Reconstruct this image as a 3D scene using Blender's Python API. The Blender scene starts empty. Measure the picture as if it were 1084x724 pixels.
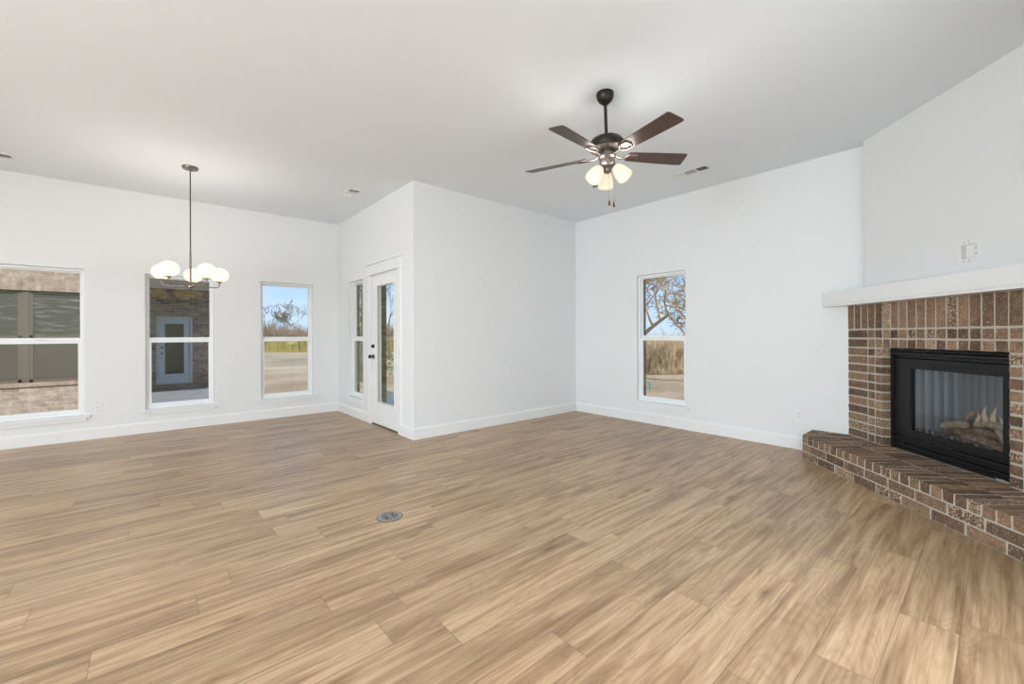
import bpy, bmesh, math, random
from mathutils import Vector, Matrix, noise
S = bpy.context.scene
COL = S.collection
PI = math.pi
R = math.radians

# ------------------------------------------------------------------ camera
FPX, YAW, HY, ROLL = 446.765, R(49.269), 354.664, R(0.208)
CAMZ = 1.25
cd = bpy.data.cameras.new('camera')
cam = bpy.data.objects.new('camera', cd); COL.objects.link(cam)
F = Vector((math.cos(YAW), math.sin(YAW), 0)); Rt = Vector((math.sin(YAW), -math.cos(YAW), 0)); U = Vector((0, 0, 1))
c_, s_ = math.cos(ROLL), math.sin(ROLL)
Rc = Rt * c_ - U * s_; Uc = Rt * s_ + U * c_
cam.matrix_world = Matrix(((Rc.x, Uc.x, -F.x, 0), (Rc.y, Uc.y, -F.y, 0), (Rc.z, Uc.z, -F.z, CAMZ), (0, 0, 0, 1)))
cd.sensor_width = 36; cd.lens = FPX / 1084 * 36; cd.shift_y = -(362 - HY) / 1084
cd.clip_start = 0.05; cd.clip_end = 400
S.camera = cam

# ------------------------------------------------------------------ world, sun, fill lights, exposure
S.view_settings.view_transform = 'Standard'; S.view_settings.look = 'None'
S.view_settings.exposure = 0.0; S.view_settings.gamma = 1; S.view_settings.use_curve_mapping = False
w = bpy.data.worlds.new('sky'); S.world = w; w.use_nodes = True
nt = w.node_tree; nt.nodes.clear()
out = nt.nodes.new('ShaderNodeOutputWorld'); bg = nt.nodes.new('ShaderNodeBackground')
tc = nt.nodes.new('ShaderNodeTexCoord'); mp = nt.nodes.new('ShaderNodeMapping'); mp.inputs['Scale'].default_value = (1, 1, 3.5)
sz = nt.nodes.new('ShaderNodeSeparateXYZ'); nt.links.new(tc.outputs['Generated'], sz.inputs[0])
gr = nt.nodes.new('ShaderNodeValToRGB'); el = gr.color_ramp.elements
el[0].position = 0.0; el[0].color = (0.60, 0.76, 0.95, 1); el[1].position = 1.0; el[1].color = (0.16, 0.36, 0.82, 1)
e2 = el.new(0.18); e2.color = (0.38, 0.62, 0.96, 1)
nt.links.new(sz.outputs[2], gr.inputs[0])
nz = nt.nodes.new('ShaderNodeTexNoise'); nz.inputs['Scale'].default_value = 3.2; nz.inputs['Detail'].default_value = 6
rp = nt.nodes.new('ShaderNodeValToRGB'); rp.color_ramp.elements[0].position = 0.45; rp.color_ramp.elements[1].position = 0.80
rp.color_ramp.elements[1].color = (0.7, 0.7, 0.7, 1)
mx = nt.nodes.new('ShaderNodeMix'); mx.data_type = 'RGBA'
mx.inputs['B'].default_value = (0.85, 0.92, 1.0, 1)
nt.links.new(tc.outputs['Generated'], mp.inputs[0]); nt.links.new(mp.outputs[0], nz.inputs['Vector'])
nt.links.new(nz.outputs['Fac'], rp.inputs[0]); nt.links.new(rp.outputs[0], mx.inputs['Factor'])
nt.links.new(gr.outputs[0], mx.inputs['A']); nt.links.new(mx.outputs['Result'], bg.inputs[0])
bg.inputs['Strength'].default_value = 1.15
nt.links.new(bg.outputs[0], out.inputs[0])

sd = bpy.data.lights.new('sun', 'SUN'); sd.energy = 4.4; sd.angle = R(0.6); sd.color = (1, 0.93, 0.82)
sun = bpy.data.objects.new('sun', sd); COL.objects.link(sun)
sdir = Vector((0.02, 0.85, -0.62)).normalized()          # travels towards +Y: it comes from behind the house
sun.rotation_euler = sdir.to_track_quat('-Z', 'Y').to_euler(); sun.location = (0, -10, 20)

def area(name, loc, direction, sx, sy, power, color=(1, 1, 1), spread=180):
    l = bpy.data.lights.new(name, 'AREA'); l.shape = 'RECTANGLE'; l.size = sx; l.size_y = sy; l.energy = power; l.color = color
    l.spread = R(spread)
    o = bpy.data.objects.new(name, l); COL.objects.link(o); o.location = loc
    o.rotation_euler = Vector(direction).to_track_quat('-Z', 'Z').to_euler(); return o
# fill lights added behind invented left and front windows (all outside the frame)
FILL_TINT = (0.86, 0.92, 1.0)
area('fill_left', (-4.80, -2.5, 1.25), (1, 0, 0), 3.3, 2.2, 165, FILL_TINT)
area('fill_left', (-4.80, 1.0, 1.25), (1, 0, 0), 3.3, 2.2, 520, FILL_TINT)
area('fill_side', (2.325, -0.63, 1.2), (0, 1, 0), .52, 1.75, 46, FILL_TINT)

# ------------------------------------------------------------------ node material helpers
def mat(name, color=(0.8, 0.8, 0.8), rough=0.5, metal=0.0, emit=None, estr=0.0, spec=None, coat=0.0):
    m = bpy.data.materials.new(name); m.use_nodes = True
    b = m.node_tree.nodes['Principled BSDF']
    b.inputs['Base Color'].default_value = (*color, 1); b.inputs['Roughness'].default_value = rough
    b.inputs['Metallic'].default_value = metal
    if spec is not None: b.inputs['Specular IOR Level'].default_value = spec
    if coat: b.inputs['Coat Weight'].default_value = coat
    if emit: b.inputs['Emission Color'].default_value = (*emit, 1); b.inputs['Emission Strength'].default_value = estr
    return m
class G:                                                   # tiny node-graph helper
    def __init__(s, m): s.nt = m.node_tree; s.b = s.nt.nodes.get('Principled BSDF')
    def n(s, t, **k):
        x = s.nt.nodes.new('ShaderNode' + t)
        for a, v in k.items(): setattr(x, a, v)
        return x
    def l(s, a, b): s.nt.links.new(a, b)
    def math(s, op, a, b=None):
        x = s.n('Math', operation=op)
        for i, v in enumerate((a, b)):
            if v is None: continue
            if isinstance(v, (int, float)): x.inputs[i].default_value = v
            else: s.l(v, x.inputs[i])
        return x.outputs[0]
    def ramp(s, fac, stops):
        x = s.n('ValToRGB'); e = x.color_ramp.elements
        while len(e) < len(stops): e.new(0.5)
        for i, (p, c) in enumerate(stops): e[i].position = p; e[i].color = (*c, 1)
        s.l(fac, x.inputs[0]); return x.outputs[0]
    def mix(s, f, a, b, mode='MIX'):
        x = s.n('Mix', data_type='RGBA', blend_type=mode)
        for k, v in (('Factor', f), ('A', a), ('B', b)):
            if isinstance(v, (int, float)): x.inputs[k].default_value = v
            elif isinstance(v, tuple): x.inputs[k].default_value = (*v, 1)
            else: s.l(v, x.inputs[k])
        return x.outputs['Result']
    def noise(s, vec, scale, detail=3, rough=0.5, dist=0):
        x = s.n('TexNoise'); x.inputs['Scale'].default_value = scale; x.inputs['Detail'].default_value = detail
        x.inputs['Roughness'].default_value = rough; x.inputs['Distortion'].default_value = dist
        if vec is not None: s.l(vec, x.inputs['Vector'])
        return x.outputs['Fac']
    def bump(s, h, strength=0.3, dist=0.01):
        x = s.n('Bump'); x.inputs['Strength'].default_value = strength; x.inputs['Distance'].default_value = dist
        s.l(h, x.inputs['Height']); s.l(x.outputs[0], s.b.inputs['Normal'])
    def obj(s): return s.n('TexCoord').outputs['Object']
    def pos(s): return s.n('NewGeometry').outputs['Position']
    def mapping(s, v, scale=(1, 1, 1), loc=(0, 0, 0)):
        x = s.n('Mapping'); x.inputs['Scale'].default_value = scale; x.inputs['Location'].default_value = loc
        s.l(v, x.inputs[0]); return x.outputs[0]

M_WALL = mat('wall_paint', (0.79, 0.795, 0.795), 0.75)
g = G(M_WALL); g.bump(g.noise(g.pos(), 90, 3), 0.06, 0.004)
M_CEIL = mat('ceiling_paint', (0.815, 0.85, 0.88), 0.85)
g = G(M_CEIL); g.bump(g.noise(g.pos(), 60, 3), 0.08, 0.004)
M_TRIM = mat('white_trim_paint', (0.83, 0.835, 0.83), 0.35)
M_VINYL = mat('white_vinyl', (0.86, 0.87, 0.87), 0.3)
M_PLATE = mat('white_plastic', (0.82, 0.82, 0.81), 0.35)
M_SLOT = mat('dark_slot', (0.06, 0.06, 0.06), 0.7)
M_BRONZE = mat('oil_rubbed_bronze', (0.035, 0.028, 0.025), 0.38, 0.6)
M_NICKEL = mat('aged_nickel', (0.22, 0.19, 0.17), 0.3, 0.9)
M_BLACK = mat('black_hardware', (0.012, 0.012, 0.012), 0.3, 0.3)
M_STEEL = mat('hinge_steel', (0.3, 0.3, 0.3), 0.35, 0.9)
M_IRON = mat('black_powder_coat', (0.007, 0.007, 0.008), 0.35, 0.0, spec=0.35)
M_DARKIN = mat('firebox_liner', (0.235, 0.24, 0.245), 0.4)
M_BRASSG = mat('grey_cast_metal', (0.42, 0.40, 0.40), 0.35, 0.7)
M_CONC = mat('patio_concrete', (0.33, 0.34, 0.37), 0.8)
g = G(M_CONC); g.l(g.ramp(g.noise(g.pos(), 2.5, 5), [(0.3, (0.28, 0.29, 0.32)), (0.7, (0.38, 0.39, 0.42))]), g.b.inputs['Base Color'])
M_ROOF = mat('roof_shingle', (0.09, 0.08, 0.075), 0.9)
M_SOFFIT = mat('dark_fascia', (0.07, 0.06, 0.055), 0.6)
M_DOOREXT = mat('pale_blue_door_paint', (0.56, 0.62, 0.72), 0.4)
M_GLOBE = mat('opal_glass_lit', (0.22, 0.20, 0.17), 0.25, 0, (1.0, 0.73, 0.42), 1.9)
M_SHADE = mat('frosted_shade_lit', (0.42, 0.38, 0.32), 0.3, 0, (1.0, 0.84, 0.62), 0.70)
M_BULB = mat('bulb_lit', (1, 1, 1), 0.3, 0, (1.0, 0.90, 0.72), 4.0)
M_CANLIT = mat('added_can_lens', (1, 1, 1), 0.4, 0, (1.0, 0.97, 0.92), 6.0)
M_SCREEN = mat('window_screen', (0.075, 0.06, 0.048), 0.8)
M_FRAMEDK = mat('bronze_window_frame', (0.115, 0.09, 0.072), 0.5)
M_FOB = mat('wooden_fob', (0.10, 0.035, 0.018), 0.5)
M_CHAIN = mat('pull_chain', (0.22, 0.20, 0.18), 0.6, 0.5)
M_TEAL = mat('teal_plastic', (0.10, 0.34, 0.33), 0.6)
M_LOGO = mat('logo_silver', (0.85, 0.85, 0.85), 0.4)

def glass(name, tint, refl, rtint=(1, 1, 1)):
    m = bpy.data.materials.new(name); m.use_nodes = True; nt = m.node_tree; nt.nodes.clear()
    o = nt.nodes.new('ShaderNodeOutputMaterial'); t = nt.nodes.new('ShaderNodeBsdfTransparent'); t.inputs[0].default_value = (*tint, 1)
    gl = nt.nodes.new('ShaderNodeBsdfGlossy'); gl.inputs['Roughness'].default_value = 0.0; gl.inputs['Color'].default_value = (*rtint, 1)
    f = nt.nodes.new('ShaderNodeFresnel'); f.inputs['IOR'].default_value = 1.5
    a = nt.nodes.new('ShaderNodeMath'); a.operation = 'MULTIPLY'; a.inputs[1].default_value = refl
    x = nt.nodes.new('ShaderNodeMixShader'); ge = nt.nodes.new('ShaderNodeNewGeometry'); b_ = nt.nodes.new('ShaderNodeMath'); b_.operation = 'SUBTRACT'; b_.inputs[0].default_value = 1
    nt.links.new(ge.outputs['Backfacing'], b_.inputs[1]); c2 = nt.nodes.new('ShaderNodeMath'); c2.operation = 'MULTIPLY'; c2.use_clamp = True
    nt.links.new(f.outputs[0], a.inputs[0]); nt.links.new(a.outputs[0], c2.inputs[0]); nt.links.new(b_.outputs[0], c2.inputs[1]); nt.links.new(c2.outputs[0], x.inputs[0])
    nt.links.new(t.outputs[0], x.inputs[1]); nt.links.new(gl.outputs[0], x.inputs[2]); nt.links.new(x.outputs[0], o.inputs[0])
    return m
M_GLASS = glass('window_glass', (0.97, 0.985, 0.98), 1.2, (0.95, 1.0, 0.74))
M_FGLASS = glass('firebox_glass', (0.82, 0.84, 0.86), 1.4)

# plank floor ---------------------------------------------------------------
M_FLOOR = mat('oak_vinyl_plank', (0.4, 0.3, 0.2), 0.36)
g = G(M_FLOOR)
sx = g.n('SeparateXYZ'); g.l(g.pos(), sx.inputs[0])
PW, PL = 0.187, 1.24
vy = g.math('DIVIDE', g.math('ADD', sx.outputs[1], -0.117 + 50 * PW), PW)
row = g.math('FLOOR', vy); fy = g.math('FRACT', vy)
wn = g.n('TexWhiteNoise', noise_dimensions='1D'); g.l(row, wn.inputs['W'])
ux = g.math('ADD', g.math('DIVIDE', sx.outputs[0], PL), g.math('MULTIPLY', wn.outputs['Value'], 7.3))
ux = g.math('ADD', ux, 40.0)
colm = g.math('FLOOR', ux); fx = g.math('FRACT', ux)
cb = g.n('CombineXYZ'); g.l(row, cb.inputs[0]); g.l(colm, cb.inputs[1])
wp = g.n('TexWhiteNoise', noise_dimensions='2D'); g.l(cb.outputs[0], wp.inputs['Vector'])
sp = g.n('SeparateColor'); g.l(wp.outputs['Color'], sp.inputs[0])
# grain coordinates: stretched along X, shifted per plank
cv = g.n('CombineXYZ')
g.l(g.math('ADD', g.math('MULTIPLY', sx.outputs[0], 1.0), g.math('MULTIPLY', sp.outputs[0], 37.0)), cv.inputs[0])
g.l(g.math('ADD', sx.outputs[1], g.math('MULTIPLY', sp.outputs[1], 11.0)), cv.inputs[1])
g.l(g.math('MULTIPLY', sp.outputs[2], 9.0), cv.inputs[2])
v1 = g.mapping(cv.outputs[0], (0.75, 10.5, 1)); v2 = g.mapping(cv.outputs[0], (2.4, 130.0, 1)); v3 = g.mapping(cv.outputs[0], (0.9, 6.5, 1)); v4 = g.mapping(cv.outputs[0], (1.5, 34.0, 1))
n_broad = g.noise(v1, 1.6, 5, 0.6, 0.9); n_fine = g.noise(v2, 1.0, 4, 0.65)
wv = g.n('TexWave', wave_type='BANDS', bands_direction='Y'); wv.inputs['Scale'].default_value = 2.6; wv.inputs['Distortion'].default_value = 6.0
wv.inputs['Detail'].default_value = 3; wv.inputs['Detail Scale'].default_value = 1.3; g.l(v3, wv.inputs['Vector'])
n_mid = g.noise(v4, 1.0, 4, 0.6, 0.4)
base = g.ramp(n_broad, [(0.27, (0.25, 0.155, 0.086)), (0.42, (0.41, 0.27, 0.154)), (0.55, (0.53, 0.368, 0.222)), (0.74, (0.63, 0.462, 0.30))])
base = g.mix(0.75, base, g.ramp(n_mid, [(0.28, (0.66, 0.62, 0.58)), (0.5, (0.98, 0.97, 0.96)), (0.72, (1.18, 1.19, 1.20))]), 'MULTIPLY')
n_fig = g.noise(g.mapping(cv.outputs[0], (0.95, 5.6, 1)), 1.15, 1.5, 0.45, 0.25)          # flowing cathedral figure
fig = g.math('SINE', g.math('MULTIPLY', n_fig, 120.0))
base = g.mix(0.34, base, g.ramp(g.math('ADD', g.math('MULTIPLY', fig, 0.5), 0.5), [(0.0, (0.76, 0.72, 0.68)), (0.35, (0.98, 0.97, 0.96)), (1.0, (1.06, 1.06, 1.06))]), 'MULTIPLY')
base = g.mix(0.65, base, g.ramp(n_fine, [(0.3, (0.68, 0.64, 0.60)), (0.55, (1.0, 1.0, 1.0)), (0.75, (1.14, 1.15, 1.17))]), 'MULTIPLY')
tone = g.ramp(sp.outputs[2], [(0.0, (0.84, 0.83, 0.81)), (0.5, (0.97, 0.97, 0.97)), (1.0, (1.08, 1.09, 1.10))])
base = g.mix(1.0, base, tone, 'MULTIPLY')
# knots
vk = g.n('TexVoronoi'); vk.inputs['Scale'].default_value = 1.0; g.l(g.mapping(cv.outputs[0], (1.7, 5.0, 1)), vk.inputs['Vector'])
kn = g.ramp(vk.outputs['Distance'], [(0.02, (0.42, 0.35, 0.30)), (0.07, (0.72, 0.68, 0.64)), (0.16, (1, 1, 1))])
base = g.mix(0.85, base, kn, 'MULTIPLY')
# seams
ey = g.math('MINIMUM', fy, g.math('SUBTRACT', 1.0, fy)); ex = g.math('MINIMUM', fx, g.math('SUBTRACT', 1.0, fx))
sm = g.math('MAXIMUM', g.math('LESS_THAN', ey, 0.009), g.math('LESS_THAN', ex, 0.0013))
base = g.mix(g.math('MULTIPLY', sm, 0.55), base, (0.12, 0.075, 0.045))
g.l(base, g.b.inputs['Base Color'])
g.l(g.math('ADD', 0.30, g.math('MULTIPLY', n_fine, 0.16)), g.b.inputs['Roughness'])
g.bump(g.math('SUBTRACT', n_fine, g.math('MULTIPLY', sm, 2.0)), 0.10, 0.002)

# brick: per-brick random attributes ----------------------------------------
def brick_mat(name, ramp, flecks=True, fscale=85):
    m = mat(name, (0.3, 0.2, 0.13), 0.85); g = G(m)
    a = g.n('Attribute', attribute_name='rnd'); b = g.n('Attribute', attribute_name='rnd2')
    P = g.pos(); sc = g.n('VectorMath', operation='ADD'); g.l(P, sc.inputs[0])
    cc = g.n('CombineXYZ'); g.l(g.math('MULTIPLY', a.outputs['Fac'], 50), cc.inputs[0]); g.l(cc.outputs[0], sc.inputs[1])
    v = sc.outputs[0]
    f = g.math('ADD', g.math('MULTIPLY', a.outputs['Fac'], 0.42), g.math('MULTIPLY', g.noise(v, 17, 5, 0.68), 0.58))
    col = g.ramp(f, ramp)
    col = g.mix(0.5, col, g.ramp(g.noise(v, 70, 3), [(0.35, (0.55, 0.5, 0.48)), (0.65, (1.15, 1.1, 1.05))]), 'MULTIPLY')
    if flecks:
        fn = g.noise(v, fscale, 2, 0.5, 0.6)
        th = g.math('SUBTRACT', 0.665, g.math('MULTIPLY', g.math('GREATER_THAN', b.outputs['Fac'], 0.84), 0.11))
        msk = g.math('GREATER_THAN', fn, th)
        col = g.mix(g.math('MULTIPLY', msk, 0.85), col, (0.60, 0.47, 0.33))
    g.l(col, g.b.inputs['Base Color']); g.bump(g.noise(v, 60, 4, 0.6), 0.6, 0.006); return m
M_BRICK = brick_mat('tumbled_brown_brick', [(0.22, (0.080, 0.050, 0.034)), (0.42, (0.165, 0.104, 0.066)), (0.58, (0.25, 0.158, 0.098)), (0.78, (0.38, 0.25, 0.16))])
M_MORTAR = mat('grey_tan_mortar', (0.50, 0.46, 0.385), 0.95)
g = G(M_MORTAR); g.bump(g.noise(g.pos(), 120, 4), 0.5, 0.004)

def brick_wall_mat(name, c1, c2, mo, scale=1.0, soldier=False):
    """brick pattern for facades seen through the windows; u = x+y along the wall, v = z"""
    m = mat(name, c1, 0.9); g = G(m); s = g.n('SeparateXYZ'); g.l(g.pos(), s.inputs[0]); c = g.n('CombineXYZ')
    if soldier:
        g.l(s.outputs[2], c.inputs[0]); g.l(g.math('ADD', s.outputs[0], s.outputs[1]), c.inputs[1])
    else:
        g.l(g.math('ADD', s.outputs[0], s.outputs[1]), c.inputs[0]); g.l(s.outputs[2], c.inputs[1])
    b = g.n('TexBrick'); b.inputs['Scale'].default_value = 1; b.inputs['Brick Width'].default_value = 0.24; b.inputs['Row Height'].default_value = 0.083
    b.inputs['Mortar Size'].default_value = 0.006; b.inputs['Color1'].default_value = (*c1, 1); b.inputs['Color2'].default_value = (*c2, 1); b.inputs['Mortar'].default_value = (*mo, 1)
    if soldier: b.offset = 0
    g.l(c.outputs[0], b.inputs['Vector'])
    col = g.mix(0.7, b.outputs['Color'], g.ramp(g.noise(g.pos(), 9, 6, 0.7), [(0.3, (0.5, 0.48, 0.47)), (0.7, (1.5, 1.45, 1.4))]), 'MULTIPLY')
    g.l(col, g.b.inputs['Base Color']); g.bump(b.outputs['Fac'], -0.5, 0.01); return m
M_BW_OUT = brick_wall_mat('brown_veneer_brick', (0.12, 0.075, 0.055), (0.24, 0.165, 0.125), (0.27, 0.24, 0.21))
M_BW_LIGHT = brick_wall_mat('pale_tan_facade_brick', (0.30, 0.225, 0.175), (0.43, 0.35, 0.29), (0.42, 0.39, 0.34))
M_BW_SOLD = brick_wall_mat('soldier_course_brick', (0.30, 0.225, 0.175), (0.40, 0.32, 0.26), (0.30, 0.26, 0.22), soldier=True)
M_BW_DARK = brick_wall_mat('brown_porch_brick', (0.19, 0.115, 0.09), (0.42, 0.32, 0.28), (0.42, 0.385, 0.36))

def noise_mat(name, stops, scale, detail=5, mapscale=(1, 1, 1), rough=0.95):
    m = mat(name, stops[0][1], rough); g = G(m)
    g.l(g.ramp(g.noise(g.mapping(g.pos(), mapscale), scale, detail, 0.62), stops), g.b.inputs['Base Color']); return m
M_GROUND = noise_mat('winter_grass', [(0.3, (0.29, 0.205, 0.125)), (0.5, (0.48, 0.355, 0.225)), (0.7, (0.64, 0.49, 0.31))], 0.33, 8, (0.6, 1.4, 1))
M_BARK = noise_mat('sunlit_gold_bark', [(0.3, (0.30, 0.20, 0.11)), (0.7, (0.58, 0.42, 0.25))], 6)  # sunlight on the branches is put into this gold colour
M_BARKG = noise_mat('grey_brown_bark', [(0.3, (0.16, 0.125, 0.11)), (0.7, (0.33, 0.27, 0.22))], 3)
M_TWIG = noise_mat('dry_brush', [(0.3, (0.28, 0.195, 0.11)), (0.7, (0.68, 0.53, 0.34))], 1.6)
M_TWIGG = noise_mat('grey_brush', [(0.3, (0.22, 0.155, 0.11)), (0.7, (0.44, 0.34, 0.25))], 1.0)
M_THICK = noise_mat('thicket_shade', [(0.3, (0.20, 0.15, 0.09)), (0.7, (0.42, 0.33, 0.20))], 2.5, 8)
M_TALLG = noise_mat('yellow_green_grass', [(0.3, (0.27, 0.24, 0.075)), (0.7, (0.43, 0.37, 0.13))], 1.5)
M_LEAF = noise_mat('evergreen_leaf', [(0.3, (0.05, 0.085, 0.03)), (0.7, (0.22, 0.27, 0.13))], 5)

M_BLADE = mat('walnut_blade', (0.12, 0.06, 0.045), 0.38)
g = G(M_BLADE); v = g.mapping(g.obj(), (4, 60, 4))
g.l(g.ramp(g.noise(v, 1.5, 4, 0.6), [(0.3, (0.040, 0.024, 0.020)), (0.7, (0.105, 0.062, 0.052))]), g.b.inputs['Base Color'])
M_BLADEG = mat('weathered_blade', (0.2, 0.16, 0.13), 0.4)
M_LOG = noise_mat('ceramic_log_bark', [(0.3, (0.10, 0.055, 0.035)), (0.5, (0.30, 0.18, 0.12)), (0.68, (0.55, 0.42, 0.32))], 14)
M_LOGW = noise_mat('split_log_face', [(0.3, (0.30, 0.20, 0.13)), (0.7, (0.68, 0.55, 0.42))], 18)
M_EMBER = noise_mat('ash_and_glass_embers', [(0.35, (0.03, 0.032, 0.035)), (0.52, (0.16, 0.17, 0.17)), (0.7, (0.75, 0.74, 0.72))], 45, 3)

def flame_mat():
    m = bpy.data.materials.new('gas_flame'); m.use_nodes = True; nt = m.node_tree; nt.nodes.clear()
    o = nt.nodes.new('ShaderNodeOutputMaterial'); t = nt.nodes.new('ShaderNodeBsdfTransparent')
    e = nt.nodes.new('ShaderNodeEmission'); e.inputs[0].default_value = (1.0, 0.72, 0.46, 1); e.inputs[1].default_value = 0.55
    x = nt.nodes.new('ShaderNodeMixShader'); n = nt.nodes.new('ShaderNodeTexNoise'); n.inputs['Scale'].default_value = 22
    r = nt.nodes.new('ShaderNodeValToRGB'); r.color_ramp.elements[0].position = 0.35; r.color_ramp.elements[1].position = 0.75
    r.color_ramp.elements[1].color = (0.7, 0.7, 0.7, 1); r.color_ramp.elements[0].color = (0.12, 0.12, 0.12, 1)
    nt.links.new(n.outputs['Fac'], r.inputs[0]); nt.links.new(r.outputs[0], x.inputs[0])
    nt.links.new(t.outputs[0], x.inputs[1]); nt.links.new(e.outputs[0], x.inputs[2]); nt.links.new(x.outputs[0], o.inputs[0]); return m
M_FLAME = flame_mat()

# ------------------------------------------------------------------ mesh helpers
class MB:
    def __init__(s): s.bm = bmesh.new()
    def poly(s, pts):
        return s.bm.faces.new([s.bm.verts.new(p) for p in pts])
    def hexa(s, p):                                       # 8 corners: bottom ring 0-3, top ring 4-7
        v = [s.bm.verts.new(q) for q in p]
        fs = [s.bm.faces.new([v[i] for i in f]) for f in ((3, 2, 1, 0), (4, 5, 6, 7), (0, 1, 5, 4), (1, 2, 6, 5), (2, 3, 7, 6), (3, 0, 4, 7))]
        return fs
    def box(s, x0, x1, y0, y1, z0, z1, T=None, bev=0):
        x0, x1 = sorted((x0, x1)); y0, y1 = sorted((y0, y1)); z0, z1 = sorted((z0, z1))
        P = [(x0, y0, z0), (x1, y0, z0), (x1, y1, z0), (x0, y1, z0), (x0, y0, z1), (x1, y0, z1), (x1, y1, z1), (x0, y1, z1)]
        if T: P = [T(*q) for q in P]
        fs = s.hexa(P)
        if bev:
            es = list({e for f in fs for e in f.edges})
            bmesh.ops.bevel(s.bm, geom=es, offset=bev, segments=2, profile=0.6, affect='EDGES')
        return s
    def prism(s, pts, z0, z1):
        a = [s.bm.verts.new((x, y, z0)) for x, y in pts]; b = [s.bm.verts.new((x, y, z1)) for x, y in pts]
        n = len(pts); s.bm.faces.new(a[::-1]); s.bm.faces.new(b)
        for i in range(n): s.bm.faces.new((a[i], a[(i + 1) % n], b[(i + 1) % n], b[i]))
        return s
    def tube(s, pts, rad, seg=10, caps=True):
        pts = [Vector(p) for p in pts]; n = len(pts)
        rad = rad if isinstance(rad, (list, tuple)) else [rad] * n
        rings = []; pu = None
        for i, p in enumerate(pts):
            d = (pts[min(i + 1, n - 1)] - pts[max(i - 1, 0)]).normalized()
            if pu is None: pu = d.orthogonal().normalized()
            a = (pu - d * pu.dot(d)); a = a.normalized() if a.length > 1e-6 else d.orthogonal().normalized(); pu = a
            b = d.cross(a)
            rings.append([s.bm.verts.new(p + (a * math.cos(2 * PI * k / seg) + b * math.sin(2 * PI * k / seg)) * rad[i]) for k in range(seg)])
        for i in range(n - 1):
            for k in range(seg):
                s.bm.faces.new((rings[i][k], rings[i][(k + 1) % seg], rings[i + 1][(k + 1) % seg], rings[i + 1][k]))
        if caps: s.bm.faces.new(rings[0][::-1]); s.bm.faces.new(rings[-1])
        return s
    def lathe(s, prof, origin=(0, 0, 0), axis=(0, 0, 1), seg=32, xform=None):
        ax = Vector(axis).normalized(); a = ax.orthogonal().normalized(); b = ax.cross(a); o = Vector(origin)
        rings = []
        for r, h in prof:
            if r < 1e-5: rings.append([s.bm.verts.new(o + ax * h)])
            else: rings.append([s.bm.verts.new(o + ax * h + (a * math.cos(2 * PI * k / seg) + b * math.sin(2 * PI * k / seg)) * r) for k in range(seg)])
        for A_, B_ in zip(rings, rings[1:]):
            for k in range(seg):
                k2 = (k + 1) % seg
                if len(A_) == 1 and len(B_) == 1: continue
                if len(A_) == 1: s.bm.faces.new((A_[0], B_[k2], B_[k]))
                elif len(B_) == 1: s.bm.faces.new((A_[k], A_[k2], B_[0]))
                else: s.bm.faces.new((A_[k], A_[k2], B_[k2], B_[k]))
        return s
    def sphere(s, c, r, seg=24, squash=1.0):
        n = seg // 2
        return s.lathe([(r * math.sin(PI * i / n), -r * squash * math.cos(PI * i / n)) for i in range(n + 1)], c, seg=seg)
    def build(s, name, m, parent=None, smooth=False, local=False, bevel=0, kind=None, autos=None):
        bmesh.ops.recalc_face_normals(s.bm, faces=s.bm.faces[:])
        vs = s.bm.verts
        lo = Vector([min(v.co[i] for v in vs) for i in range(3)]); hi = Vector([max(v.co[i] for v in vs) for i in range(3)])
        c = (lo + hi) / 2; c.z = lo.z
        if parent is None and smooth == 'tree': c = Vector(s.base)
        for v in vs: v.co -= c
        me = bpy.data.meshes.new(name); s.bm.to_mesh(me); s.bm.free()
        o = bpy.data.objects.new(name, me); COL.objects.link(o); me.materials.append(m)
        if parent is not None:
            o.parent = parent
            base = Vector((0, 0, 0))
            if not local:
                q = parent
                while q is not None: base += q.location; q = q.parent
            o.location = c - base
        else: o.location = c
        if smooth: me.shade_smooth()
        if autos:
            me.shade_smooth(); me.set_sharp_from_angle(angle=R(autos))
        if bevel:
            b = o.modifiers.new('bevel', 'BEVEL'); b.width = bevel; b.segments = 2; b.limit_method = 'ANGLE'
        if kind: o['kind'] = kind
        return o
def tag(o, label, cat, group=None, kind=None):
    o['label'] = label; o['category'] = cat
    if group: o['group'] = group
    if kind: o['kind'] = kind
    return o
def empty(name, loc=(0, 0, 0), kind=None, rot=None):
    o = bpy.data.objects.new(name, None); COL.objects.link(o); o.location = loc; o.empty_display_size = 0.1
    if kind: o['kind'] = kind
    if rot is not None: o.rotation_euler = rot
    return o
def copy_tree(o, parent=None):
    c = o.copy(); COL.objects.link(c)
    if parent is not None: c.parent = parent
    for ch in list(o.children): copy_tree(ch, c)
    return c

# ------------------------------------------------------------------ plan of the room
H = 3.102
XC, YA, YB, XD = 2.403, 7.243, 4.594, 5.347
YE, XL, YK = -0.45, -4.6, -4.6          # fireplace side wall, left wall, kitchen wall
TI, TB = 0.12, 0.24                     # drywall depth, outer brick depth

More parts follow.
